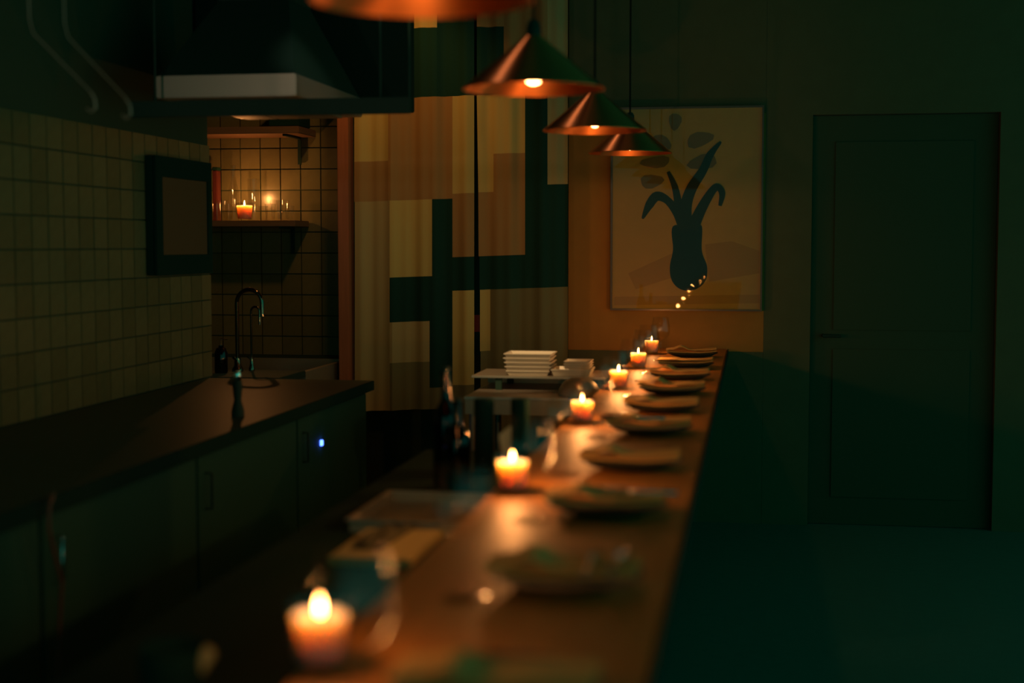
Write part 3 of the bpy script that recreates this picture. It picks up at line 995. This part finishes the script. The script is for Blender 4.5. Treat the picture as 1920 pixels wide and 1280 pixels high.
def card(pts_px, Y, lab, name='menu_card', tilt=.06):
    """small folded card standing on the service counter: two leaves"""
    pts = [atY(px, py, Y) for px, py in pts_px]
    zmin = min(p.z for p in pts)
    cxm = sum(p.x for p in pts) / len(pts)
    t = thing(name, lab, 'card', (cxm, Y, SZ))
    for sgn, nm in ((1, 'front_leaf'), (-1, 'back_leaf')):
        out = [(p.x - cxm, p.z - zmin) for p in pts]
        v, f = [], []
        H = max(z for _, z in out)
        for th in (0, .0012):
            for x, z in out:
                v.append((x, sgn * (-(H - z) * .25 - .0006 - th), z + (zmin - SZ)))
        n = len(out)
        f = [tuple(range(n)), tuple(range(n, 2 * n))] + [(i, (i + 1) % n, n + (i + 1) % n, n + i) for i in range(n)]
        new(nm, v, f, M['paper'], t)
    return t
# card stands on small black holder
def card_on(pts_px, Y, lab):
    t = card(pts_px, Y, lab)
    zmin = min(atY(px, py, Y).z for px, py in pts_px)
    if zmin - SZ > .004:
        G().box(-.012, .012, -.02, .02, 0, zmin - SZ + .006, b=.002).build('card_holder', M['black'], t)
card_on([(936, 815), (958, 797), (956, 862), (947, 862)], 3.9, 'small cream card standing behind the second candle')
card_on([(1007, 800), (1032, 806), (1022, 820), (1008, 818)], 4.4, 'small cream card standing left of the third candle')

# dark bottles with candle gleams
def bottle(px, Y, lab, h=.30):
    x = atY(px, 800, Y).x
    t = thing('bottle', lab, 'bottle', (x, Y, SZ), 0, 'dark bottles behind the bar')
    G().lathe([(0, 0), (.034, 0), (.037, .004), (.037, h * .58), (.033, h * .65), (.016, h * .74), (.0135, h * .8), (.0135, h * .97), (.0155, h * .975), (.0155, h), (0, h)], 28).build('bottle_body', M['greenglass'], t, True)
    G().lathe([(0, h * 1.0005), (.012, h * 1.001), (.012, h * 1.03), (0, h * 1.03)], 16).build('stopper', M['blackmetal'], t, True)
bottle(836, 4.0, 'dark bottle nearer the curtain, left of the second candle', .34)
bottle(858, 3.85, 'dark bottle just left of the second candle', .27)

# chopping board and steel pan on the service counter
a, b_ = atZ(613, 1043, SZ + .02), atZ(775, 1043, SZ + .02)
t = thing('chopping_board', 'pale chopping board on the service counter left of the bar edge', 'board', (0, 0, SZ))
bxr = min(b_.x, bx0 - .005)
G().box(a.x, bxr, a.y, a.y + .33, 0.0005, .02, b=.003).build('board_body', mat('board_wood', (.50, .42, .17), .7, noise=((20, 3, 20), .12)), t)
t = thing('folded_cloth', 'dark folded cloth lying over the pale chopping board', 'cloth', ((a.x + bxr) / 2 - .02, a.y + .2, SZ + .0203))
vv, ff = [], []
nx_, ny_ = 14, 10
for s_ in (0, 1):
    for j in range(ny_ + 1):
        for i in range(nx_ + 1):
            u, w_ = i / nx_ - .5, j / ny_ - .5
            z = .012 + .010 * math.sin(9 * u + 3 * w_) * math.cos(6 * w_) - .004
            vv.append((u * .07 + .02 * w_, w_ * .24, (z + .004) * s_ * (1 if abs(u) < .49 and abs(w_) < .49 else .3) + .0003))
W = nx_ + 1
K = W * (ny_ + 1)
for j in range(ny_):
    for i in range(nx_):
        q = j * W + i
        ff.append((q, q + W, q + W + 1, q + 1)); ff.append((K + q, K + q + 1, K + q + W + 1, K + q + W))
for i in range(nx_):
    ff.append((i, i + 1, K + i + 1, K + i)); q = ny_ * W + i; ff.append((q, K + q, K + q + 1, q + 1))
for j in range(ny_):
    q = j * W; ff.append((q, K + q, K + q + W, q + W)); q = j * W + nx_; ff.append((q, q + W, K + q + W, K + q))
new('cloth_body', vv, ff, mat('dark_cloth', (.09, .09, .05), .9), t, True)
p_ = atZ(640, 985, SZ + .03)
q_ = atZ(735, 922, SZ + .03)
xr_ = bx0 - .01
t = thing('steel_pan', 'square steel pan behind the chopping board on the service counter', 'pan', (0, 0, SZ))
xl = p_.x
ya_, yb_ = a.y + .36, q_.y
g = G()
g.box(xl, xr_, ya_, yb_, .0005, .004)
g.box(xl, xl + .003, ya_, yb_, .004, .03)
g.box(xr_ - .003, xr_, ya_, yb_, .004, .03)
g.box(xl + .003, xr_ - .003, ya_, ya_ + .003, .004, .03)
g.box(xl + .003, xr_ - .003, yb_ - .003, yb_, .004, .03)
g.build('pan_body', M['steel_worn'], t)
g = G()
g.box(xl - .010, xl + .0, ya_ - .008, yb_ + .01, .0301, .033)
g.box(xr_ - .0, xr_ + .006, ya_ - .008, yb_ + .01, .0301, .033)
g.box(xl, xr_, ya_ - .008, ya_ + .003, .0301, .033)
g.box(xl, xr_, yb_ - .003, yb_ + .01, .0301, .033)
g.build('rim', M['steel'], t)

# utensil pot with pale wooden handle at the lower left
p0_, p1_ = atY(360, 1275, 1.95), atY(393, 1218, 1.95)
t = thing('utensil_pot', 'black utensil pot at the bottom left edge of the picture', 'pot', (p0_.x - .03, 1.95, SZ))
tumbler('pot_body', .045, .05, .11, M['black'], t, .003)
t = thing('wooden_spoon', 'pale wooden spoon handle leaning out of the pot, lower left', 'spoon', (0, 0, 0))
dv = (p1_ - p0_)
base_ = p0_ - dv * ((p0_.z - SZ - .012) / dv.z)
G().tube([base_, p1_ - dv * .1, p1_], [.009, .011, .008], 12).build('handle', mat('pale_wood', (.55, .42, .17), .6), t, True)

# hanging cable at the left, in front of the cabinets
pts = [atX(px, py, kx1 + .03) for px, py in ((99, 925), (92, 950), (91, 985), (97, 1020), (108, 1060), (116, 1090))]
t = thing('hanging_cable', 'thin curved reddish cable hanging in front of the left cabinets', 'cable', (0, 0, 0))
top = Vector((pts[0].x - .02, pts[0].y, CZ + .002))
G().tube([top, Vector((pts[0].x, pts[0].y, CZ - .0))] + pts + [Vector((pts[-1].x, pts[-1].y - .1, .01))], .005, 8).build('cable', mat('cable_red', (.2, .06, .03), .45), t, True)
